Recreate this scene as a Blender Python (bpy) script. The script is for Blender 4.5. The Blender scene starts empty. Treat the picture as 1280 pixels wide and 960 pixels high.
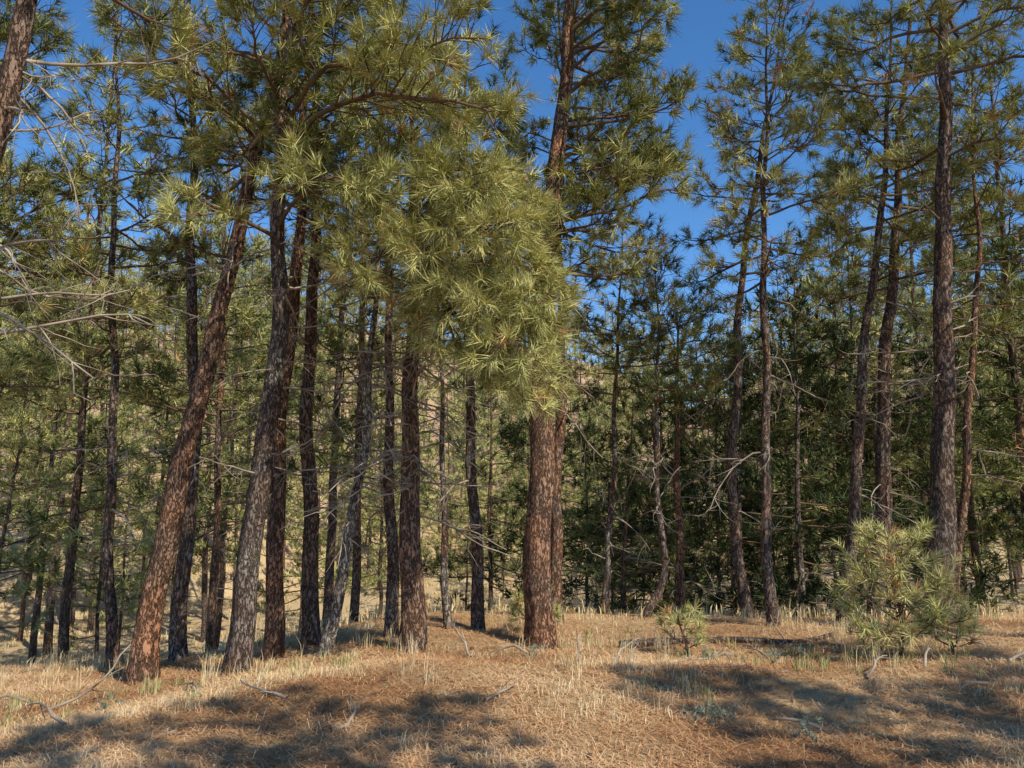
import bpy, math, time, numpy as np
from mathutils import Vector
D = bpy.data
SC = bpy.context.scene
COL = SC.collection

# ------------------------------------------------------------------ terrain
def sst(a, b, x):
    t = np.clip((x - a) / (b - a), 0, 1)
    return t * t * (3 - 2 * t)

_r = np.random.RandomState(5)
_W = [(_r.uniform(-1, 1, 2) / np.hypot(1, 1) * f, _r.uniform(0, 6.28), a) for f, a in
      [(0.9, .05), (1.3, .04), (2.1, .025), (2.9, .02), (4.5, .012), (6.5, .008), (0.6, .05), (9, .005), (12, .004)] for _ in range(2)]

def H(x, y):
    x = np.asarray(x, float); y = np.asarray(y, float)
    crest = 9.2 - 1.9 * sst(0.5, -5, x)
    z = -2.6 * sst(0, 15, y - crest)
    z = z - 0.45 * sst(-0.8, -5, x) * sst(3, 8, y)
    z = z + 0.16 * np.exp(-((x - 0.2) / 2.6) ** 2 - ((y - 6.6) / 1.1) ** 2)
    z = z + 0.12 * np.exp(-((x - 4) / 3.4) ** 2 - ((y - 7.0) / .7) ** 2)
    y0 = 48 - 22 * sst(-4, -20, x) - 10 * sst(14, 32, x)
    cap = 40 - 22 * np.exp(-((x - 0.24 * y) / 14) ** 2)
    h = np.maximum(0, (y - y0) * 0.55)
    h = cap * (1 - np.exp(-h / cap)) 
    z = z + h
    n = 0
    for w, p, a in _W:
        n = n + a * np.sin(w[0] * x + w[1] * y + p)
    z = z + n * (0.7 + 2.0 * sst(14, 50, y))
    return z

# ------------------------------------------------------------------ mesh builder
class MB:
    def __init__(s):
        s.V = []; s.T = []; s.Q = []; s.mT = []; s.mQ = []; s.t = []; s.n = 0
    def add(s, V, T=None, Q=None, mat=0, tint=0.5):
        V = np.asarray(V, np.float32).reshape(-1, 3)
        s.V.append(V)
        s.t.append(np.broadcast_to(np.asarray(tint, np.float32), (len(V),)).copy())
        if T is not None:
            T = np.asarray(T).reshape(-1, 3); s.T.append(T + s.n); s.mT.append(np.full(len(T), mat))
        if Q is not None:
            Q = np.asarray(Q).reshape(-1, 4); s.Q.append(Q + s.n); s.mQ.append(np.full(len(Q), mat))
        s.n += len(V)
    def mesh(s, name, mats):
        me = D.meshes.new(name)
        V = np.concatenate(s.V)
        T = np.concatenate(s.T) if s.T else np.zeros((0, 3), int)
        Q = np.concatenate(s.Q) if s.Q else np.zeros((0, 4), int)
        me.vertices.add(len(V)); me.vertices.foreach_set('co', V.ravel())
        L = np.concatenate([T.ravel(), Q.ravel()]).astype(np.int32)
        me.loops.add(len(L)); me.loops.foreach_set('vertex_index', L)
        st = np.concatenate([np.arange(len(T)) * 3, len(T) * 3 + np.arange(len(Q)) * 4]).astype(np.int32)
        me.polygons.add(len(st)); me.polygons.foreach_set('loop_start', st)
        mi = np.concatenate(s.mT + s.mQ).astype(np.int32)
        me.polygons.foreach_set('material_index', mi)
        me.polygons.foreach_set('use_smooth', np.ones(len(st), bool))
        at = me.attributes.new('tint', 'FLOAT', 'POINT')
        at.data.foreach_set('value', np.concatenate(s.t))
        for m in mats: me.materials.append(m)
        me.update(calc_edges=True)
        return me

def obj(name, me, parent=None, loc=(0, 0, 0), rz=0, sc=1):
    o = D.objects.new(name, me); COL.objects.link(o)
    o.location = loc; o.rotation_euler = (0, 0, rz); o.scale = (sc, sc, sc)
    if parent: o.parent = parent
    return o

def nrm(a):
    return a / np.maximum(np.linalg.norm(a, axis=-1, keepdims=True), 1e-9)

def tubes(mb, P, R, k, mat, tint=0.5, mod=None):
    P = np.asarray(P, float); R = np.asarray(R, float)
    m, n, _ = P.shape
    t = nrm(np.gradient(P, axis=1))
    mt = np.abs(t.mean(axis=1)[:, 2]) > 0.8
    ref = np.where(mt[:, None], np.array([1., 0, 0]), np.array([0, 0, 1.]))[:, None, :]
    u = nrm(np.cross(t, ref)); v = np.cross(t, u)
    a = np.arange(k) / k * 2 * np.pi
    rr = R[:, :, None]
    if mod is not None: rr = rr * mod
    V = P[:, :, None, :] + rr[..., None] * (np.cos(a)[None, None, :, None] * u[:, :, None, :] + np.sin(a)[None, None, :, None] * v[:, :, None, :])
    b = (np.arange(m) * n * k)[:, None, None] + (np.arange(n - 1) * k)[None, :, None]
    i = np.arange(k)[None, None, :]; j = (np.arange(k) + 1) % k
    j = j[None, None, :]
    Q = np.stack([b + i, b + j, b + k + j, b + k + i], -1)
    mb.add(V, Q=Q, mat=mat, tint=tint)

def tufts(mb, rng, P, A, n, ln, w, mat=2, tint=0.5, tv=0.12, th=(0.2, 1.25), back=0.55):
    P = np.asarray(P, float); A = nrm(np.asarray(A, float)); m = len(P)
    if m == 0: return
    ref = nrm(rng.normal(size=(m, 3)))
    u = nrm(np.cross(A, ref)); v = np.cross(A, u)
    ps = rng.uniform(0, 2 * np.pi, (m, n)); t = rng.uniform(th[0], th[1], (m, n))
    d = A[:, None] * np.cos(t)[..., None] + (u[:, None] * np.cos(ps)[..., None] + v[:, None] * np.sin(ps)[..., None]) * np.sin(t)[..., None]
    L = ln * rng.uniform(0.7, 1.15, (m, n)) * rng.uniform(.8, 1.15, (m, 1))
    o = P[:, None] - A[:, None] * (rng.uniform(0, back, (m, n)) * ln)[..., None]
    sd = nrm(np.cross(d, rng.normal(size=(m, n, 3)) * .7 + np.array([0, 0, 1.]))) * (w * 0.5)
    tip = o + d * L[..., None]
    tip[..., 2] -= 0.06 * L
    V = np.stack([o - sd, o + sd, tip], 2)
    T = np.arange(m * n * 3).reshape(-1, 3)
    br = rng.rand(m) < .025
    tt = np.where(br, .97, np.minimum(np.asarray(tint) + rng.normal(0, tv, m), .84))[:, None] + rng.normal(0, .03, (m, n))
    mb.add(V, T=T, mat=mat, tint=np.repeat(np.clip(tt, 0, 1).ravel(), 3))

def interp_path(C, t):
    C = np.asarray(C, float); s = np.linspace(0, 1, len(C))
    dn = np.linspace(0, 1, 60)
    X = np.stack([np.interp(dn, s, C[:, i]) for i in range(3)], 1)
    if len(C) > 2:
        for _ in range(6):
            X[1:-1] = (X[:-2] + 2 * X[1:-1] + X[2:]) / 4
            X[1:-1] = (X[:-2] + 2 * X[1:-1] + X[2:]) / 4
    return np.stack([np.interp(t, dn, X[:, i]) for i in range(3)], -1)

def live_bough(mb, rng, C, rad, q, tint, dens=7.0, spread=0.38, bare=0.3, hang=0.0):
    """C: control points of the bough. q: (needles, length, width, sides)."""
    C = np.asarray(C, float)
    L = np.linalg.norm(np.diff(C, axis=0), axis=1).sum()
    n = 9
    t = np.linspace(0, 1, n)
    P = interp_path(C, t)
    P[1:] += rng.normal(0, 0.018 * L, (n - 1, 3)) * t[1:, None]
    tubes(mb, P[None], (rad * (1 - 0.85 * t) + 0.003)[None], q[3], 1, 0.5)
    nt = max(3, int(L * dens))
    ts = np.sort(rng.uniform(bare, 0.98, nt))
    S = np.stack([np.interp(ts, t, P[:, i]) for i in range(3)], 1)
    S2 = np.stack([np.interp(np.minimum(ts + .03, 1), t, P[:, i]) for i in range(3)], 1)
    S0 = np.stack([np.interp(ts - .05, t, P[:, i]) for i in range(3)], 1)
    F = nrm(S2 - S0)
    side = nrm(np.cross(F, [0, 0, 1.])) * rng.choice([-1, 1], nt)[:, None]
    up = np.array([0, 0, 1.])
    ang = rng.uniform(0.5, 1.1, nt)[:, None]
    dr = nrm(F * np.cos(ang) + side * np.sin(ang) + up * rng.normal(0.12 - hang, 0.32, nt)[:, None])
    ln = spread * L * (1.15 - ts) * rng.uniform(.5, 1.2, nt) + 0.12
    ln = np.minimum(ln, 1.0)
    tt = np.array([0, .35, .7, 1.0])
    Q = S[:, None] + dr[:, None] * (ln[:, None] * tt)[..., None]
    Q[:, 1:, 2] += ((0.16 - hang * .5) * ln[:, None] * tt[1:] ** 2)
    Q[:, 1:3] += rng.normal(0, .02, (nt, 2, 3))
    tubes(mb, Q, (0.005 + 0.006 * ln)[:, None] * np.array([1, .8, .6, .4])[None], 3, 1, 0.5)
    pp = [P[-1:]]; aa = [P[-1:] - P[-2:-1]]
    E = nrm(Q[:, 3] - Q[:, 2])
    pp.append(Q[:, 3]); aa.append(E + up * 0.25)
    for f in (0.85, 0.65, 0.45):
        k = (ln > 0.24 / f * 0.8)
        if k.any():
            base = Q[k, 0] * (1 - f) + Q[k, 3] * f
            off = nrm(rng.normal(size=(k.sum(), 3)) + E[k] * .8 + up * .3)
            pp.append(base + off * rng.uniform(.04, .16, (k.sum(), 1)))
            aa.append(off + E[k] * .5)
    tufts(mb, rng, np.concatenate(pp), np.concatenate(aa), q[0], q[1], q[2], 2, tint)

def dead_bough(mb, rng, start, dirv, L, rad, k=4, sub=6):
    n = 8
    d = nrm(np.asarray(dirv, float)); P = [np.asarray(start, float)]
    for i in range(n - 1):
        d = nrm(d + rng.normal(0, .2, 3) + np.array([0, 0, -0.05]))
        P.append(P[-1] + d * L / (n - 1))
    P = np.array(P); t = np.linspace(0, 1, n)
    tubes(mb, P[None], (rad * (1 - .8 * t) + .0025)[None], k, 1, 0.9)
    if sub:
        idx = rng.randint(2, n - 1, sub)
        S = P[idx]; F = nrm(P[idx + 1] - P[idx - 1])
        dr = nrm(F * .7 + rng.normal(0, .6, (sub, 3)))
        ln = L * rng.uniform(.15, .45, sub)
        Q = [S]
        for i in range(4):
            dr = nrm(dr + rng.normal(0, .22, (sub, 3)) + np.array([0, 0, -.04]))
            Q.append(Q[-1] + dr * ln[:, None] / 4)
        Q = np.stack(Q, 1)
        tubes(mb, Q, np.full((sub, 1), rad * .35 + .002) * np.array([1, .8, .65, .5, .3])[None], 3, 1, 0.9)

def grow(mb, rng, ctrl, r0, height, crown0, bl, q, dens=8.0, dead=(1.2, 4.0, 18), tint=0.45,
         ring=0.08, sides=22, azr=None, tw=10, lod=False, dl=1.2, droop=0.0, bark=None):
    ctrl = np.asarray(ctrl, float)
    zb = ctrl[0, 2]
    top = ctrl[-1].copy(); d = (ctrl[-1] - ctrl[-2]); 
    if height > top[2] + .3:
        k = (height - top[2]) / max(d[2], .1)
        e = top + np.array([d[0] * k * .45, d[1] * k * .45, height - top[2]])
        ctrl = np.vstack([ctrl, e])
    zs = np.arange(zb - 0.25, height, ring)
    w = max(3, int(0.5 / ring)); ker = np.hanning(2 * w + 3)[1:-1]; ker /= ker.sum()
    def sm(v):
        a = np.interp(zs, ctrl[:, 2], v)
        ap = np.concatenate([a[0] - (a[1:w + 1] - a[0])[::-1], a, a[-1] - (a[-w - 1:-1] - a[-1])[::-1]])
        return np.convolve(ap, ker, 'valid')
    px, py = sm(ctrl[:, 0]), sm(ctrl[:, 1])
    ph = rng.uniform(0, 6, 4)
    px = px + .022 * np.sin(zs * 1.7 + ph[0]) + .014 * np.sin(zs * 3.9 + ph[1]); py = py + .018 * np.sin(zs * 1.9 + ph[2])
    rel = (zs - zb) / (height - zb)
    R = r0 * (1.02 - 0.93 * np.clip(rel, 0, 1) ** 1.15) + 0.28 * r0 * np.exp(-np.maximum(zs - zb, 0) / .22)
    P = np.stack([px, py, zs], 1)
    mod = None
    if not lod:
        nz = rng.uniform(-1, 1, (len(zs), sides))
        for _ in range(2):
            nz[1:-1] = (nz[:-2] + nz[1:-1] * 1.2 + nz[2:]) / 3
        lump = np.sin(np.arange(sides) / sides * 2 * np.pi * 5 + 2 * np.sin(zs * 2)[:, None] + ph[3])
        mod = (1 + .12 * nz + .035 * lump)[None]
    bt = rng.uniform(.25, .65)
    tubes(mb, P[None], R[None], sides, 0, bt if bark is None else bark, mod)
    def at(z): return np.array([np.interp(z, zs, px), np.interp(z, zs, py), z])
    def rad(z): return np.interp(z, zs, R)
    z = crown0
    az = rng.uniform(0, 6.28)
    while z < height - .15:
        f = (z - crown0) / (height - crown0)
        Lb = bl * ((1 - f) ** .65) * (0.62 + .38 * min(1, f * 4)) * rng.uniform(.5, 1.2) + .15
        az += 2.4 + rng.normal(0, .5)
        a = az if azr is None or rng.rand() < .25 else rng.uniform(*azr)
        e0 = -0.12 + 0.85 * f + rng.normal(0, .16) - droop
        dv = np.array([math.cos(a), math.sin(a), 0])
        s = at(z)
        c1 = s + dv * Lb * .4 + np.array([0, 0, Lb * .4 * e0])
        c2 = s + dv * Lb * .75 + np.array([0, 0, Lb * .75 * (e0 * .8)]) + rng.normal(0, .05 * Lb, 3)
        c3 = s + dv * Lb * 1.0 + np.array([0, 0, Lb * (e0 * .8 + .14 - droop * .4)])
        live_bough(mb, rng, [s, c1, c2, c3], min(.024, .45 * rad(z)) * (.4 + .6 * Lb / bl), q, tint + rng.normal(0, .1), dens=tw, bare=.3 if Lb > .9 else .1, spread=.40)
        z += rng.exponential(1.0 / dens) * .75 + .25 / dens
    tufts(mb, rng, np.array([at(height - .05), at(height - .3)]), np.array([[0, 0, 1.], [.2, 0, 1]]), q[0], q[1], q[2], 2, tint)
    for i in range(dead[2]):
        z = rng.uniform(dead[0], dead[1]); a = rng.uniform(0, 6.28)
        if azr is not None and rng.rand() < .5: a = rng.uniform(*azr)
        L = dl * rng.uniform(.2, 1.0)
        dead_bough(mb, rng, at(z), [math.cos(a), math.sin(a), rng.normal(0.0, .22)], L, .004 + .006 * L, 4, 0 if L < .35 else int(3 + 5 * L))
    return at

# ------------------------------------------------------------------ materials
def newmat(name):
    m = D.materials.new(name); m.use_nodes = True
    nt = m.node_tree; nt.nodes.clear()
    return m, nt, nt.nodes, nt.links
def node(N, t, **k):
    n = N.new(t)
    for a, b in k.items():
        if a.startswith('i_'):
            key = a[2:]
            key = int(key) if key.isdigit() else key.replace('_', ' ')
            n.inputs[key].default_value = b
        else: setattr(n, a, b)
    return n
def ramp(N, pts):
    r = N.new('ShaderNodeValToRGB'); e = r.color_ramp.elements
    while len(e) < len(pts): e.new(.5)
    for i, (p, c) in enumerate(pts):
        e[i].position = p; e[i].color = (*c, 1)
    return r

def bark_mat():
    m, nt, N, L = newmat('pine_bark')
    out = node(N, 'ShaderNodeOutputMaterial'); bs = node(N, 'ShaderNodeBsdfDiffuse')
    tc = node(N, 'ShaderNodeTexCoord'); mp = node(N, 'ShaderNodeMapping'); mp.inputs['Scale'].default_value = (1, 1, .34)
    nz = node(N, 'ShaderNodeTexNoise', i_Scale=11., i_Detail=5., i_Roughness=.65)
    L.new(tc.outputs['Object'], mp.inputs[0]); L.new(mp.outputs[0], nz.inputs['Vector'])
    mx = node(N, 'ShaderNodeMix', data_type='RGBA', blend_type='LINEAR_LIGHT'); mx.inputs[0].default_value = .2
    L.new(mp.outputs[0], mx.inputs[6]); L.new(nz.outputs['Color'], mx.inputs[7])
    vo = node(N, 'ShaderNodeTexVoronoi', feature='DISTANCE_TO_EDGE', i_Scale=14.)
    L.new(mx.outputs[2], vo.inputs['Vector'])
    rp = ramp(N, [(0, (.0, .0, .0)), (.2, (1, 1, 1))]); L.new(vo.outputs['Distance'], rp.inputs[0])
    big = node(N, 'ShaderNodeTexNoise', i_Scale=1.8, i_Detail=5.); L.new(tc.outputs['Object'], big.inputs['Vector'])
    fine = node(N, 'ShaderNodeTexNoise', i_Scale=45., i_Detail=4.); L.new(mp.outputs[0], fine.inputs['Vector'])
    c1 = ramp(N, [(.15, (.50, .43, .35)), (.35, (.26, .20, .165)), (.55, (.35, .22, .15)), (.8, (.52, .26, .145))])
    at = node(N, 'ShaderNodeAttribute', attribute_name='tint')
    sp = node(N, 'ShaderNodeMath', operation='MULTIPLY_ADD'); sp.inputs[1].default_value = 1.0; sp.inputs[2].default_value = -.50
    L.new(big.outputs[0], sp.inputs[0])
    s2 = node(N, 'ShaderNodeMath', operation='ADD'); L.new(sp.outputs[0], s2.inputs[0]); L.new(at.outputs['Fac'], s2.inputs[1])
    L.new(s2.outputs[0], c1.inputs[0])
    m2 = node(N, 'ShaderNodeMix', data_type='RGBA'); m2.inputs[6].default_value = (.07, .043, .032, 1)
    L.new(rp.outputs[0], m2.inputs[0]); L.new(c1.outputs[0], m2.inputs[7])
    m3 = node(N, 'ShaderNodeMix', data_type='RGBA', blend_type='MULTIPLY'); m3.inputs[0].default_value = .8
    fr = ramp(N, [(.3, (.5, .5, .5)), (.65, (1.12, 1.12, 1.12))]); L.new(fine.outputs[0], fr.inputs[0])
    L.new(m2.outputs[2], m3.inputs[6]); L.new(fr.outputs[0], m3.inputs[7])
    L.new(m3.outputs[2], bs.inputs['Color'])
    ad = node(N, 'ShaderNodeMath', operation='MULTIPLY_ADD'); ad.inputs[1].default_value = .4
    L.new(fine.outputs[0], ad.inputs[0]); L.new(rp.outputs[0], ad.inputs[2])
    bp = node(N, 'ShaderNodeBump'); bp.inputs['Distance'].default_value = .022; bp.inputs['Strength'].default_value = .85
    L.new(ad.outputs[0], bp.inputs['Height']); L.new(bp.outputs[0], bs.inputs['Normal'])
    L.new(bs.outputs[0], out.inputs[0]); return m

def twig_mat():
    m, nt, N, L = newmat('twig_bark')
    out = node(N, 'ShaderNodeOutputMaterial'); bs = node(N, 'ShaderNodeBsdfDiffuse')
    at = node(N, 'ShaderNodeAttribute', attribute_name='tint')
    tc = node(N, 'ShaderNodeTexCoord'); nz = node(N, 'ShaderNodeTexNoise', i_Scale=6., i_Detail=3.); L.new(tc.outputs['Object'], nz.inputs['Vector'])
    a = ramp(N, [(.3, (.09, .06, .04)), (.7, (.21, .14, .09))]); b = ramp(N, [(.3, (.17, .125, .095)), (.7, (.50, .41, .31))])
    L.new(nz.outputs[0], a.inputs[0]); L.new(nz.outputs[0], b.inputs[0])
    s = node(N, 'ShaderNodeMath', operation='GREATER_THAN'); s.inputs[1].default_value = .7; L.new(at.outputs['Fac'], s.inputs[0])
    mx = node(N, 'ShaderNodeMix', data_type='RGBA'); L.new(s.outputs[0], mx.inputs[0]); L.new(a.outputs[0], mx.inputs[6]); L.new(b.outputs[0], mx.inputs[7])
    L.new(mx.outputs[2], bs.inputs['Color']); L.new(bs.outputs[0], out.inputs[0]); return m

def leaf_mat(name, pts):
    m, nt, N, L = newmat(name)
    out = node(N, 'ShaderNodeOutputMaterial')
    at = node(N, 'ShaderNodeAttribute', attribute_name='tint')
    oi = node(N, 'ShaderNodeObjectInfo')
    ma = node(N, 'ShaderNodeMath', operation='MULTIPLY_ADD'); ma.inputs[1].default_value = .16; ma.inputs[2].default_value = -.10
    L.new(oi.outputs['Random'], ma.inputs[0])
    ad = node(N, 'ShaderNodeMath', operation='ADD'); L.new(ma.outputs[0], ad.inputs[0]); L.new(at.outputs['Fac'], ad.inputs[1])
    r = ramp(N, pts); L.new(ad.outputs[0], r.inputs[0])
    d = node(N, 'ShaderNodeBsdfDiffuse'); L.new(r.outputs[0], d.inputs[0])
    L.new(d.outputs[0], out.inputs[0]); return m

def ground_mat():
    m, nt, N, L = newmat('forest_floor')
    out = node(N, 'ShaderNodeOutputMaterial'); bs = node(N, 'ShaderNodeBsdfDiffuse')
    tc = node(N, 'ShaderNodeTexCoord')
    big = node(N, 'ShaderNodeTexNoise', i_Scale=.55, i_Detail=5.); L.new(tc.outputs['Object'], big.inputs['Vector'])
    med = node(N, 'ShaderNodeTexNoise', i_Scale=7., i_Detail=6., i_Roughness=.7); L.new(tc.outputs['Object'], med.inputs['Vector'])
    fin = node(N, 'ShaderNodeTexNoise', i_Scale=70., i_Detail=5., i_Roughness=.8, i_Distortion=1.5); L.new(tc.outputs['Object'], fin.inputs['Vector'])
    duff = ramp(N, [(.25, (.16, .08, .042)), (.5, (.47, .26, .125)), (.75, (.70, .46, .26))]); L.new(fin.outputs[0], duff.inputs[0])
    straw = ramp(N, [(.25, (.28, .19, .10)), (.5, (.60, .45, .25)), (.75, (.80, .65, .41))]); L.new(fin.outputs[0], straw.inputs[0])
    ad = node(N, 'ShaderNodeMath', operation='MULTIPLY_ADD'); ad.inputs[1].default_value = .5; L.new(med.outputs[0], ad.inputs[0]); L.new(big.outputs[0], ad.inputs[2])
    k = ramp(N, [(.70, (0, 0, 0)), (.86, (1, 1, 1))]); L.new(ad.outputs[0], k.inputs[0])
    sx = node(N, 'ShaderNodeSeparateXYZ'); L.new(tc.outputs['Object'], sx.inputs[0])
    mr = node(N, 'ShaderNodeMapRange'); mr.inputs[1].default_value = 7; mr.inputs[2].default_value = 14; mr.inputs[4].default_value = .8; L.new(sx.outputs[1], mr.inputs[0])
    mr2 = node(N, 'ShaderNodeMapRange'); mr2.inputs[1].default_value = 60; mr2.inputs[2].default_value = 45; mr2.inputs[3].default_value = .15; mr2.inputs[4].default_value = 1; L.new(sx.outputs[1], mr2.inputs[0])
    ml = node(N, 'ShaderNodeMath', operation='MULTIPLY'); L.new(mr.outputs[0], ml.inputs[0]); L.new(mr2.outputs[0], ml.inputs[1])
    mm = node(N, 'ShaderNodeMath', operation='MAXIMUM'); L.new(k.outputs[0], mm.inputs[0]); L.new(ml.outputs[0], mm.inputs[1])
    mx = node(N, 'ShaderNodeMix', data_type='RGBA'); L.new(mm.outputs[0], mx.inputs[0]); L.new(duff.outputs[0], mx.inputs[6]); L.new(straw.outputs[0], mx.inputs[7])
    soil = ramp(N, [(.3, (.38, .23, .14)), (.7, (.60, .42, .27))]); L.new(med.outputs[0], soil.inputs[0])
    mh = node(N, 'ShaderNodeMapRange'); mh.inputs[1].default_value = -1.5; mh.inputs[2].default_value = 2.0; L.new(sx.outputs[2], mh.inputs[0])
    mh3 = node(N, 'ShaderNodeMapRange'); mh3.inputs[1].default_value = 20; mh3.inputs[2].default_value = 26; L.new(sx.outputs[1], mh3.inputs[0])
    mh2 = node(N, 'ShaderNodeMath', operation='MULTIPLY'); L.new(mh.outputs[0], mh2.inputs[0]); L.new(mh3.outputs[0], mh2.inputs[1])
    mx2 = node(N, 'ShaderNodeMix', data_type='RGBA'); L.new(mh2.outputs[0], mx2.inputs[0]); L.new(mx.outputs[2], mx2.inputs[6]); L.new(soil.outputs[0], mx2.inputs[7])
    L.new(mx2.outputs[2], bs.inputs['Color'])
    bp = node(N, 'ShaderNodeBump'); bp.inputs['Distance'].default_value = .03; bp.inputs['Strength'].default_value = .7
    L.new(fin.outputs[0], bp.inputs['Height']); L.new(bp.outputs[0], bs.inputs['Normal'])
    L.new(bs.outputs[0], out.inputs[0]); return m

BARK = bark_mat(); TWIG = twig_mat()
NEED = leaf_mat('pine_needles', [(0, (.038, .058, .026)), (.25, (.11, .135, .048)), (.5, (.28, .285, .098)), (.75, (.56, .53, .205)), (.86, (.62, .56, .25)), (.95, (.52, .29, .13))])
STRAW = leaf_mat('dry_grass_blades', [(0, (.28, .33, .12)), (.12, (.50, .38, .18)), (.5, (.74, .57, .32)), (1, (.84, .72, .48))])
LITTER = leaf_mat('pine_needle_litter', [(0, (.19, .08, .04)), (.5, (.60, .325, .15)), (1, (.80, .56, .32))])
SAGE = leaf_mat('sage_leaves', [(0, (.15, .18, .11)), (1, (.34, .37, .28))])
TM = [BARK, TWIG, NEED]

# ------------------------------------------------------------------ ground
s = np.linspace(-1, 1, 340)
gx = 260 * np.sinh(5.2 * s) / np.sinh(5.2)
gy = 5 + 330 * np.sinh(5.2 * s) / np.sinh(5.2)
GX, GY = np.meshgrid(gx, gy)
mb = MB(); n = len(s)
i = np.arange((n - 1))[:, None] * n + np.arange(n - 1)[None]
mb.add(np.stack([GX, GY, H(GX, GY)], -1), Q=np.stack([i, i + 1, i + n + 1, i + n], -1))
obj('ground', mb.mesh('ground', [ground_mat()]))

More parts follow.
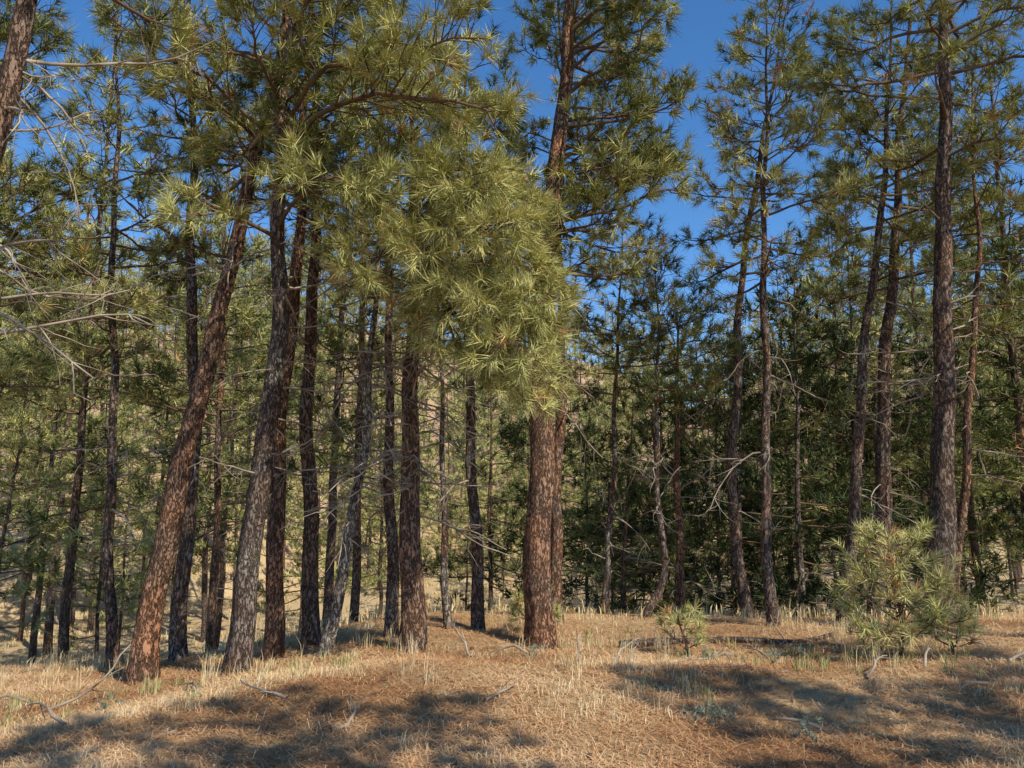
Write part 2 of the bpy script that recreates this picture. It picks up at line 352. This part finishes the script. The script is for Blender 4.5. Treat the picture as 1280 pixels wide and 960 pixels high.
# ------------------------------------------------------------------ main trees (world metres)
QN = (22, .165, .0108, 5)
T = [
 (9.5, [(-4.82, None), (-5.04, 2.7), (-5.36, 8.2)], .065, 9, 3.4, 1.2, dict(dead=(1, 4, 12), dens=6, bark=.38)),
 (8.0, [(-3.76, None), (-3.59, .97), (-3.32, 2.72), (-3.05, 4.04), (-2.66, 6.2)], .125, 9, 5.1, 1.3, dict(dead=(3, 5, 8), dens=6, bark=.62)),
 (9.6, [(-4.08, None), (-4.0, 1.73), (-4.4, 8.2)], .095, 10, 4.4, 1.3, dict(dead=(1.5, 5, 14), dens=6, bark=.42)),
 (7.6, [(-2.67, None), (-2.51, 1.31), (-2.40, 2.91), (-2.43, 5.05), (-2.42, 6.9)], .115, 9, 4.6, 1.4, dict(dead=(1.6, 4.6, 18), azr=(-.9, 1.8), dens=6, bark=.42)),
 (8.4, [(-2.56, None), (-2.58, 1.71), (-2.46, 4.41), (-2.42, 6.4)], .095, 9, 5.4, 1.3, dict(dead=(1.5, 5, 12), dens=6, bark=.64)),
 (8.7, [(-2.24, None), (-2.34, 2.62), (-2.38, 5.5), (-2.38, 7.6)], .09, 10, 5.0, 1.2, dict(dead=(2, 5, 10), dens=6, bark=.5)),
 (8.0, [(-1.90, None), (-1.73, .97), (-1.52, 2.2), (-1.48, 3.42)], .06, 5.6, 3.9, .9, dict(dead=(1.2, 4, 18), dens=6, bark=.15)),
 (8.9, [(-1.37, None), (-1.44, 2.84), (-1.57, 5.1)], .068, 7.5, 4.2, 1.1, dict(dead=(1, 4.4, 18), dens=6, bark=.38)),
 (8.1, [(-1.05, None), (-1.06, 1.7), (-1.09, 3.15), (-1.1, 4.2)], .122, 6.4, 3.5, 1.2, dict(dead=(1.3, 3.7, 60), dl=1.3, azr=(-2.6, .3), tint=.6, bark=.55)),
 (9.3, [(-.74, None), (-.88, 2.4), (-.9, 3.5)], .045, 5.2, 3.4, .9, dict(dead=(.8, 3.4, 8))),
 (9.4, [(-.41, None), (-.495, 2.2), (-.59, 5.5)], .072, 8.0, 3.8, 1.1, dict(dead=(1.5, 4, 8), bark=.4)),
 (8.6, [(.306, None), (.32, 2.6), (.474, 5.0), (.74, 7.6)], .155, 11, 4.0, 1.7, dict(dead=(2.4, 5, 6), azr=(-1.1, 1.2), dens=9, bark=.66)),
 (10.0, [(.55, None), (.64, 2.8), (.68, 5.6)], .08, 9, 4.6, 1.5, dict(dead=(1.2, 5, 10), bark=.6)),
 (11.2, [(1.33, None), (1.46, 1.75), (1.62, 4.1)], .052, 5.6, 2.9, 1.2, dict(dead=(.4, 3, 10), tint=.42, bark=.38)),
 (10.6, [(1.72, None), (2.07, .3), (2.02, 1.74), (2.06, 4.0)], .05, 5.0, 2.8, 1.0, dict(dead=(.6, 3, 8), tint=.42, bark=.38)),
 (12.2, [(2.6, None), (2.67, 2.4), (2.68, 4)], .075, 4.8, 2.6, 1.3, dict(dead=(0, 3, 10), tint=.32)),
 (11.0, [(3.27, None), (3.16, 1.75), (3.34, 4.1), (3.8, 6.85), (4.33, 9)], .078, 9.6, 4.8, 1.2, dict(dead=(1.2, 5, 12), dens=6, bark=.45)),
 (9.6, [(3.18, None), (3.18, 1.73), (3.31, 4.86), (3.47, 7.7)], .068, 8.4, 4.3, 1.05, dict(dead=(1.2, 5, 14), dens=7, bark=.42)),
 (10.0, [(4.25, None), (4.48, 1.74), (4.79, 3.87), (5.28, 6.7)], .082, 8.8, 4.6, 1.3, dict(dead=(1.2, 5, 14), dens=6, bark=.4)),
 (11.0, [(5.13, None), (5.43, 2.9), (5.82, 5.9), (6.23, 8.9)], .11, 10, 4.6, 1.6, dict(dead=(1.5, 5, 14), dens=6, bark=.42)),
 (8.6, [(4.69, None), (5.0, 3.56), (5.32, 7.6)], .132, 10.5, 5.2, 1.5, dict(dead=(2, 6, 16), dens=6, bark=.44)),
 (9.7, [(5.4, None), (5.81, 2.05), (6.17, 4.86)], .06, 7.6, 3.6, 1.3, dict(dead=(1, 4, 10), dens=6, bark=.62)),
 # trees standing outside the left and right of the view
 (4.6, [(-3.75, None), (-3.5, 3.0), (-3.05, 5.5)], .11, 8, 5.2, 1.4, dict(dead=(1.8, 4.4, 12), azr=(-.8, 1.0), dl=1.4)),
 (8.4, [(-6.6, None), (-6.6, 4)], .12, 9, 2.8, 1.8, dict(dead=(1, 3, 10), azr=(-.9, .9), dens=7)),
 (7.4, [(6.3, None), (6.5, 4)], .12, 8, 4.4, 1.4, dict(dead=(1, 4, 10), dens=5)),
 # trees behind and to the right of the viewer; they shade the foreground
 (-.4, [(4.1, None), (4.1, 4)], .13, 8.6, 4.2, 1.9, dict(dead=(1, 3, 4))),
 (.9, [(6.9, None), (7.0, 4)], .14, 8.0, 3.8, 1.8, dict(dead=(1, 3, 4))),
 (-1.0, [(1.5, None), (1.5, 4)], .13, 9.6, 4.8, 2.0, dict(dead=(3, 5, 4))),
 (2.6, [(8.9, None), (9.0, 4)], .14, 7.5, 3.4, 1.5, dict(dead=(1, 3, 4))),
 (-4.0, [(3.2, None), (3.2, 4)], .16, 12.0, 6.4, 2.1, dict(dead=(1, 3, 4))),
 (-1.3, [(-.7, None), (-.7, 4)], .13, 9.8, 5.0, 2.0, dict(dead=(3, 5, 4))),
]
t0 = time.time()
tot = 0
for k, (y, C, r, hgt, c0, bl, ex) in enumerate(T):
    rng = np.random.RandomState(100 + k)
    ctrl = []
    for (x, z) in C:
        ctrl.append((x, y, float(H(x, y)) if z is None else z))
    mb = MB(); e = dict(ex); q = QN
    e['tint'] = e.get('tint', .52)
    if k >= 25: q = (12, .22, .026, 4); e['dens'] = 10; e['tw'] = 6
    at = grow(mb, rng, ctrl, r, hgt, c0, bl, q, **e)
    def bough(pts, rad=.022, dens=12, hang=.1, tint=.66, spread=.42, bare=.3):
        live_bough(mb, rng, [at(pts[0][2])] + pts[1:], rad, (32, .18, .0085, 6), tint, dens=dens, hang=hang, spread=spread, bare=bare)
    if k == 3:   # the big arching boughs reaching right and towards the viewer
        bough([(0, 0, 5.0), (-2.0, 7.2, 5.35), (-1.3, 6.7, 5.35), (-.5, 6.3, 5.0), (-.05, 6.2, 4.75)], .032, 12)
        bough([(0, 0, 5.4), (-1.9, 7.0, 5.7), (-1.0, 6.5, 5.75), (-.2, 6.2, 5.5)], .025, 12)
        bough([(0, 0, 6.0), (-2.0, 6.8, 6.4), (-1.5, 6.2, 6.3), (-1.0, 5.8, 5.9)], .025, 11)
        bough([(0, 0, 4.3), (-2.1, 7.0, 4.4), (-1.6, 6.4, 4.35), (-1.2, 6.1, 4.1)], .022, 10)
        bough([(0, 0, 4.2), (-2.7, 7.1, 4.25), (-2.85, 6.6, 4.1), (-2.8, 6.2, 3.85)], .02, 8)
        bough([(0, 0, 5.2), (-3.0, 6.9, 5.6), (-3.3, 6.4, 5.5)], .02, 9)
    if k == 8:   # dense drooping crown in the centre
        for zz, ex_, ey, ez in [(4.0, .25, 6.6, 3.0), (4.3, .32, 6.9, 3.5), (4.5, .1, 6.5, 3.9), (3.8, -.15, 6.3, 3.1), (4.6, -.3, 6.3, 4.2), (4.4, .33, 6.6, 3.2),
                                (3.6, .22, 7.2, 2.6), (4.2, -.7, 6.3, 3.6), (4.9, .25, 7.2, 4.3), (3.9, .0, 7.4, 3.2), (4.7, .0, 6.8, 4.6), (4.0, -1.3, 6.5, 3.5), (3.5, -.25, 7.0, 2.7),
                                (4.1, .22, 6.4, 2.7), (4.5, -.15, 6.2, 3.7), (3.7, -.4, 6.8, 2.5), (3.6, .1, 6.9, 2.35)]:
            sx = -1.1; m1 = ((sx * .62 + ex_ * .38), 8.1 * .62 + ey * .38, zz + .22); m2 = (sx * .25 + ex_ * .75, 8.1 * .25 + ey * .75, (zz + .1) * .35 + ez * .65 + .1)
            bough([(0, 0, zz), m1, m2, (ex_, ey, ez)], .018, 11, hang=.16, tint=.71, spread=.42, bare=.3)
    tot += mb.n
    obj('ponderosa_pine', mb.mesh('ponderosa_pine', TM))
print('near verts', tot, time.time() - t0)

# ------------------------------------------------------------------ saplings
def sapling(name, x, y, h, w, seed, n=26, tint=.8):
    rng = np.random.RandomState(seed); mb = MB(); z0 = float(H(x, y))
    P = np.array([[x + .04 * math.sin(t * 5), y, z0 - .05 + (h + .05) * t] for t in np.linspace(0, 1, 9)])
    tubes(mb, P[None], np.linspace(.022, .006, 9)[None], 7, 1, .5)
    for i in range(n):
        t = (i + .5) / n * .85 + .12; a = i * 2.4 + rng.normal(0, .3)
        L = w * (1.1 - t * .6) * rng.uniform(.7, 1.1)
        s = np.array([x, y, z0 + h * t]); dv = np.array([math.cos(a), math.sin(a), 0])
        live_bough(mb, rng, [s, s + dv * L * .5 + [0, 0, .12 * L], s + dv * L + [0, 0, .5 * L]], .007, (38, .15, .0085, 5), tint, dens=8, spread=.36, bare=.35)
    tufts(mb, rng, P[-1:], np.array([[0, 0, 1.]]), 60, .17, .007, 2, tint)
    obj(name, mb.mesh(name, TM))
sapling('pine_sapling', 3.78, 7.7, 1.18, .58, 1, 28)
sapling('pine_sapling', 1.80, 8.3, .42, .2, 2, 6)
sapling('pine_sapling', 4.15, 7.5, .4, .28, 3, 7)
sapling('pine_sapling', 3.45, 7.4, .3, .25, 6, 7)
sapling('pine_sapling', .25, 9.2, .45, .25, 4, 6, .6)

# ------------------------------------------------------------------ shared variants
def variant(seed, h, c0, bl, q, dens, tw, tint, r, dead, ring, sides, droop=0., dl=1.):
    rng = np.random.RandomState(seed); mb = MB()
    lx = rng.uniform(-.4, .4); ly = rng.uniform(-.3, .3)
    grow(mb, rng, [(0, 0, -.1), (lx * .3, ly * .3, h * .4), (lx, ly, h * .9)], r, h, c0, bl, q, dens=dens, tw=tw, tint=tint, ring=ring, sides=sides, lod=True, dead=dead, dl=dl, droop=droop)
    return mb.mesh('pine_variant', TM)
QM = (9, .24, .024, 3); QF = (6, .36, .055, 3)
mid = [variant(500 + i, h, c, b, QM, 6, 5.5, t, r, (.8, c, dn), .3, 10) for i, (h, c, b, t, r, dn) in enumerate([
    (12, 3.4, 1.7, .48, .09, 8), (10, 2.2, 1.6, .58, .07, 10), (13, 4.2, 1.8, .52, .10, 10), (8, 1.0, 1.4, .62, .05, 6), (11, 2.4, 1.6, .44, .075, 10)])]
shade_tinted = [variant(520 + i, h, c, b, QM, 7, 6, t, .06, (.2, 2, 6), .3, 8, droop=.1) for i, (h, c, b, t) in enumerate([(6.5, .3, 1.8, .1), (7.5, .5, 1.9, .2), (4.6, .2, 1.5, .3)])]  # low tints put the shade under the crowns into the needle colour
far = [variant(540 + i, h, c, b, QF, 3.6, 3.4, t, .09, (1, 2, 0), 1.2, 5) for i, (h, c, b, t) in enumerate([
    (10, 1.8, 1.8, .66), (12, 2.6, 2.0, .7), (8, 1.0, 1.6, .76), (11, 1.8, 2.1, .56), (6, .4, 1.5, .74), (12, 3.5, 2.1, .62)])]

rng = np.random.RandomState(77)
placed = []
def ok(x, y, dmin):
    for (a, b) in placed:
        if (a - x) ** 2 + (b - y) ** 2 < dmin * dmin: return False
    placed.append((x, y)); return True
def put(name, meshes, x, y, parent=None, sc=(.85, 1.15)):
    obj(name, meshes[rng.randint(len(meshes))], parent, (x, y, float(H(x, y))), rng.uniform(0, 6.28), rng.uniform(*sc))

c = 0
for _ in range(900):
    y = rng.uniform(12.5, 30); a = rng.uniform(-.85, -.2)
    if y > 20 and a > -.30: continue
    if ok(a * y, y, 2.1):
        put('pine_tree', mid, a * y, y); c += 1
    if c > 44: break
c = 0
for _ in range(900):
    y = rng.uniform(13.5, 32); a = rng.uniform(.12, .85)
    if y < 17 and a < .2: continue
    if ok(a * y, y, 2.1):
        if .11 < a < .35: put('pine_tree', [mid[3]] + shade_tinted, a * y, y, sc=(.7, .95))
        else: put('pine_tree', mid, a * y, y)
        c += 1
    if c > 40: break
for (x, y) in [(1.9, 13.5), (2.9, 14.5), (4.1, 14), (5.4, 15), (3.4, 17), (6.6, 13.8), (8.0, 14.5), (9.4, 13), (7.2, 17), (-.5, 17.5), (10.5, 15), (4.9, 18.5), (1.6, 16.5), (4.8, 13), (7.4, 13), (.9, 15)]:
    put('young_pine', shade_tinted, x, y, sc=(.7, 1.0)); placed.append((x, y))
for (x, y) in [(-3.6, 23), (-1.6, 27), (-5.2, 26), (.6, 25), (-2.6, 31), (1.6, 30), (-.4, 33), (-4.6, 33), (2.8, 26), (-3.0, 18)]:
    put('young_pine', [mid[3], mid[1]], x, y, sc=(.55, .85)); placed.append((x, y))

forest = D.objects.new('distant_pine_forest', None); COL.objects.link(forest)
cnt = 0
for _ in range(16000):
    y = rng.uniform(26, 120); a = rng.uniform(-.76, .76); x = a * y
    y0 = 35 - 8 * float(sst(-4, -22, x)) - 4 * float(sst(12, 26, x))
    if y < y0: continue
    if not ok(x, y, 2.3 if (y < 75 and -.35 < a < .2) else 2.8 if y < 60 else 3.5 if y < 90 else 5.0): continue
    put('hill_pine', far, x, y, forest, (.7, 1.1)); cnt += 1
    if cnt > 740: break

# ------------------------------------------------------------------ grass and litter
def grass(name, pts, nb, hlo, hhi, w, mat, seed, tint=.5, tv=.2, lean=.5):
    rng = np.random.RandomState(seed); m = len(pts)
    x = pts[:, 0][:, None] + rng.normal(0, .04, (m, nb)); y = pts[:, 1][:, None] + rng.normal(0, .04, (m, nb))
    z = H(x, y)
    hh = rng.uniform(hlo, hhi, (m, 1)) * rng.uniform(.4, 1.1, (m, nb))
    az = rng.uniform(0, 6.28, (m, nb)); ln = np.abs(rng.normal(0, lean, (m, nb))) + .1
    dx, dy = np.cos(az) * ln, np.sin(az) * ln
    sx, sy = -np.sin(az + .4) * w / 2, np.cos(az + .4) * w / 2
    b0 = np.stack([x - sx, y - sy, z - .01], -1); b1 = np.stack([x + sx, y + sy, z - .01], -1)
    mxx = np.stack([x + dx * hh * .35, y + dy * hh * .35, z + hh * .6], -1)
    so = np.stack([sx, sy, sx * 0], -1) * .7
    tp = np.stack([x + dx * hh, y + dy * hh, z + hh * (1 - .35 * np.clip(ln, 0, 1.5))], -1)
    V = np.stack([b0, b1, mxx + so, mxx - so, tp], 2)
    base = (np.arange(m * nb) * 5)[:, None]
    mbb = MB(); t = np.repeat(np.clip(tint + rng.normal(0, tv, (m, 1)) + rng.normal(0, .08, (m, nb)), 0, 1).ravel(), 5)
    mbb.add(V, T=base + np.array([[3, 2, 4]]), Q=base + np.array([[0, 1, 2, 3]]), tint=t)
    obj(name, mbb.mesh(name, [mat]))
rng = np.random.RandomState(9)
def clumpy(n, x0, x1, y0, y1, thr, f=1.1, ph=0):
    X = rng.uniform(x0, x1, n * 4); Y = rng.uniform(y0, y1, n * 4)
    v = np.sin(f * X + 1.3 * np.sin(f * Y * .8 + ph)) + np.sin(f * 1.7 * Y + 1.7 * np.sin(f * X * .6 + ph)) + rng.normal(0, .5, n * 4)
    k = v > thr
    return np.stack([X[k], Y[k]], 1)[:n]
grass('dry_grass', np.vstack([clumpy(700, -8, 9, 3.4, 7, 1.0, f=1.9), clumpy(1100, -9, 10, 6.6, 10.5, .7, f=2.1)]), 14, .04, .13, .0045, STRAW, 1, lean=.9, tint=.65)
grass('tall_dry_grass', clumpy(200, -6, 9, 6.2, 10.5, .8, f=2.3, ph=2), 16, .14, .40, .0045, STRAW, 2, lean=.45, tint=.55, tv=.15)
grass('meadow_grass', clumpy(8000, -16, 16, 10.5, 48, -1.5), 7, .10, .30, .022, STRAW, 3, lean=.7, tint=.5, tv=.15)
grass('green_forbs', clumpy(140, -6, 7, 6, 10, .5, ph=4), 14, .06, .2, .008, STRAW, 4, tint=.0, tv=.05)

m = 150000
X = rng.uniform(-1, 1, m); Y = 3.6 + 7.2 * rng.uniform(0, 1, m) ** 1.2; X = X * (Y * .8 + .8)
Z = H(X, Y) + rng.uniform(.002, .026, m)
az = rng.uniform(0, 6.28, m); L = rng.uniform(.05, .16, m); w = .0038
dx, dy = np.cos(az) * L / 2, np.sin(az) * L / 2; sx, sy = -np.sin(az) * w / 2, np.cos(az) * w / 2
za = rng.normal(0, .014, m)
V = np.stack([np.stack([X - dx - sx, Y - dy - sy, Z - za], -1), np.stack([X - dx + sx, Y - dy + sy, Z - za], -1),
              np.stack([X + dx + sx, Y + dy + sy, Z + za + .004], -1), np.stack([X + dx - sx, Y + dy - sy, Z + za + .004], -1)], 1)
patch = .22 * np.sin(X * 1.9 + 1.5 * np.sin(Y * 1.4)) + .18 * np.sin(Y * 3.1 + 2 * np.sin(X * 1.1))
mb = MB(); mb.add(V, Q=np.arange(m * 4).reshape(-1, 4), tint=np.repeat(np.clip(.5 + patch + rng.normal(0, .24, m), 0, 1), 4))
obj('pine_needle_litter', mb.mesh('pine_needle_litter', [LITTER]))

FB = [(-2.6, 6.6, 1.7, .5, .8), (-1.7, 6.0, 2.6, .6, .25), (-4.4, 7.3, 2.9, 1.2, .15), (3.0, 6.7, .7, .5, .6), (3.6, 6.9, 1.2, .35, 1.), (.6, 6.9, 1.9, .3, .9),
        (4.4, 7.0, .3, .7, .3), (-.4, 7.6, 2., .45, .7), (1.4, 7.4, .2, .9, .1), (-3.0, 6.2, .3, .8, .1), (2.2, 5.6, 2.8, .6, .1), (-1.2, 5.3, .5, .5, .08), (.9, 8.0, 3.0, 1.3, .06), (4.8, 8.0, 3.1, 1.4, .08),
        (-3.3, 5.9, 2.4, .9, .12), (-2.3, 5.5, 2.9, .8, .2), (-3.9, 6.7, .2, .8, .3), (-.2, 5.9, 1.0, .4, .3), (1.0, 7.6, 1.2, .4, .6), (.2, 7.9, 2.6, .7, .1),
        (1.0, 7.2, 2.9, .9, .05), (2.4, 6.9, 3.0, .8, .05), (3.9, 6.5, 2.9, .9, .04), (-2.9, 6.5, .4, 1.0, .05), (1.9, 7.9, .5, .35, .7), (2.6, 8.1, 2.4, .3, .8)]  # this row's long, low branches are added in place of the mound's shadow band
for i, (x, y, a, L, up) in enumerate(FB):
    r2 = np.random.RandomState(900 + i); mb = MB()
    dead_bough(mb, r2, [x, y, float(H(x, y)) + .02], [math.cos(a), math.sin(a), up + .08], L, .012, 6, 4)
    obj('fallen_branch', mb.mesh('fallen_branch', TM))
for i, (x0, y0, x1, y1, r) in enumerate([(1.2, 8.75, 3.6, 8.9, .05)]):  # added log along the crest, standing in for a dark shadow line
    r2 = np.random.RandomState(950 + i); mb = MB(); t = np.linspace(0, 1, 40)
    X = x0 + (x1 - x0) * t + .05 * np.sin(t * 9 + i); Y = y0 + (y1 - y0) * t + .07 * np.sin(t * 6 + i * 2)
    P = np.stack([X, Y, H(X, Y) + r * .55 + .015 * np.sin(t * 13)], 1)
    tubes(mb, P[None], (r * (1 - .6 * t))[None] * (1 + r2.normal(0, .06, 40)), 10, 0, .35)
    for j in range(6):
        s0 = P[r2.randint(4, 38)]
        dead_bough(mb, r2, s0, [r2.normal(0, .6), r2.normal(0, .5), .7], r2.uniform(.15, .4), .008, 5, 2)
    obj('shadow_line_log', mb.mesh('shadow_line_log', TM))
mb = MB(); rr = np.random.RandomState(4)
for i in range(20):
    x = rr.uniform(-5, 5.5); y = rr.uniform(4.5, 8.5); z = float(H(x, y)) + .012; a = rr.uniform(0, 6.28)
    d = np.array([math.cos(a), math.sin(a), rr.uniform(-.2, .3)]); t = np.linspace(-1, 1, 7)
    P = np.array([x, y, z]) + d * (t * .03)[:, None]
    R = .019 * np.sqrt(np.clip(1.02 - t ** 2, 0, 1)) * (1 + .25 * np.array([0, 1, 0, 1, 0, 1, 0]))
    tubes(mb, P[None], R[None], 8, 0, .5)
obj('pine_cones', mb.mesh('pine_cones', [TWIG]))
mb = MB(); pts = np.array([[1.35, 5.6], [1.5, 5.7], [2.0, 5.4], [2.5, 7.5], [-3.3, 6.5], [.2, 7.9], [1.9, 7.8], [2.9, 7.9]])
for i, (x, y) in enumerate(pts):
    P = np.array([x, y, 0]) + np.column_stack([rr.normal(0, .06, (14, 2)), np.zeros(14)])
    P[:, 2] = H(P[:, 0], P[:, 1]) + rr.uniform(.02, .14, 14)
    tufts(mb, rr, P, rr.normal(0, .4, (14, 3)) + [0, 0, 1], 16, .05, .007, 0, .6)
obj('sagebrush', mb.mesh('sagebrush', [SAGE]))

# ------------------------------------------------------------------ light, sky, camera
el = math.radians(45); rot = math.radians(136)
w = D.worlds.new('World'); SC.world = w; w.use_nodes = True
nt = w.node_tree; bg = nt.nodes['Background']
sky = nt.nodes.new('ShaderNodeTexSky'); sky.sky_type = 'NISHITA'; sky.sun_disc = False
sky.sun_elevation = el; sky.sun_rotation = rot; sky.altitude = 1800; sky.air_density = 1.0; sky.dust_density = .1; sky.ozone_density = 3.0
hs = nt.nodes.new('ShaderNodeHueSaturation'); hs.inputs['Saturation'].default_value = 1.22; hs.inputs['Value'].default_value = 1.32
nt.links.new(sky.outputs[0], hs.inputs['Color']); nt.links.new(hs.outputs[0], bg.inputs[0]); bg.inputs[1].default_value = .15
sd = D.lights.new('sun', 'SUN'); sd.energy = 5.0; sd.angle = math.radians(.53); sd.color = (1, .94, .80)
so = D.objects.new('sun', sd); COL.objects.link(so)
v = Vector((math.cos(el) * math.sin(rot), math.cos(el) * math.cos(rot), math.sin(el)))
so.rotation_euler = v.to_track_quat('Z', 'Y').to_euler()
cd = D.cameras.new('camera'); cam = D.objects.new('camera', cd); COL.objects.link(cam)
cam.location = (0, 0, 1.6); cam.rotation_euler = (math.radians(98), 0, 0)
cd.sensor_width = 36; cd.lens = 36 * 949 / 1280; cd.clip_end = 1500; cd.clip_start = .05
SC.camera = cam
SC.view_settings.view_transform = 'Standard'; SC.view_settings.look = 'None'; SC.view_settings.exposure = 0
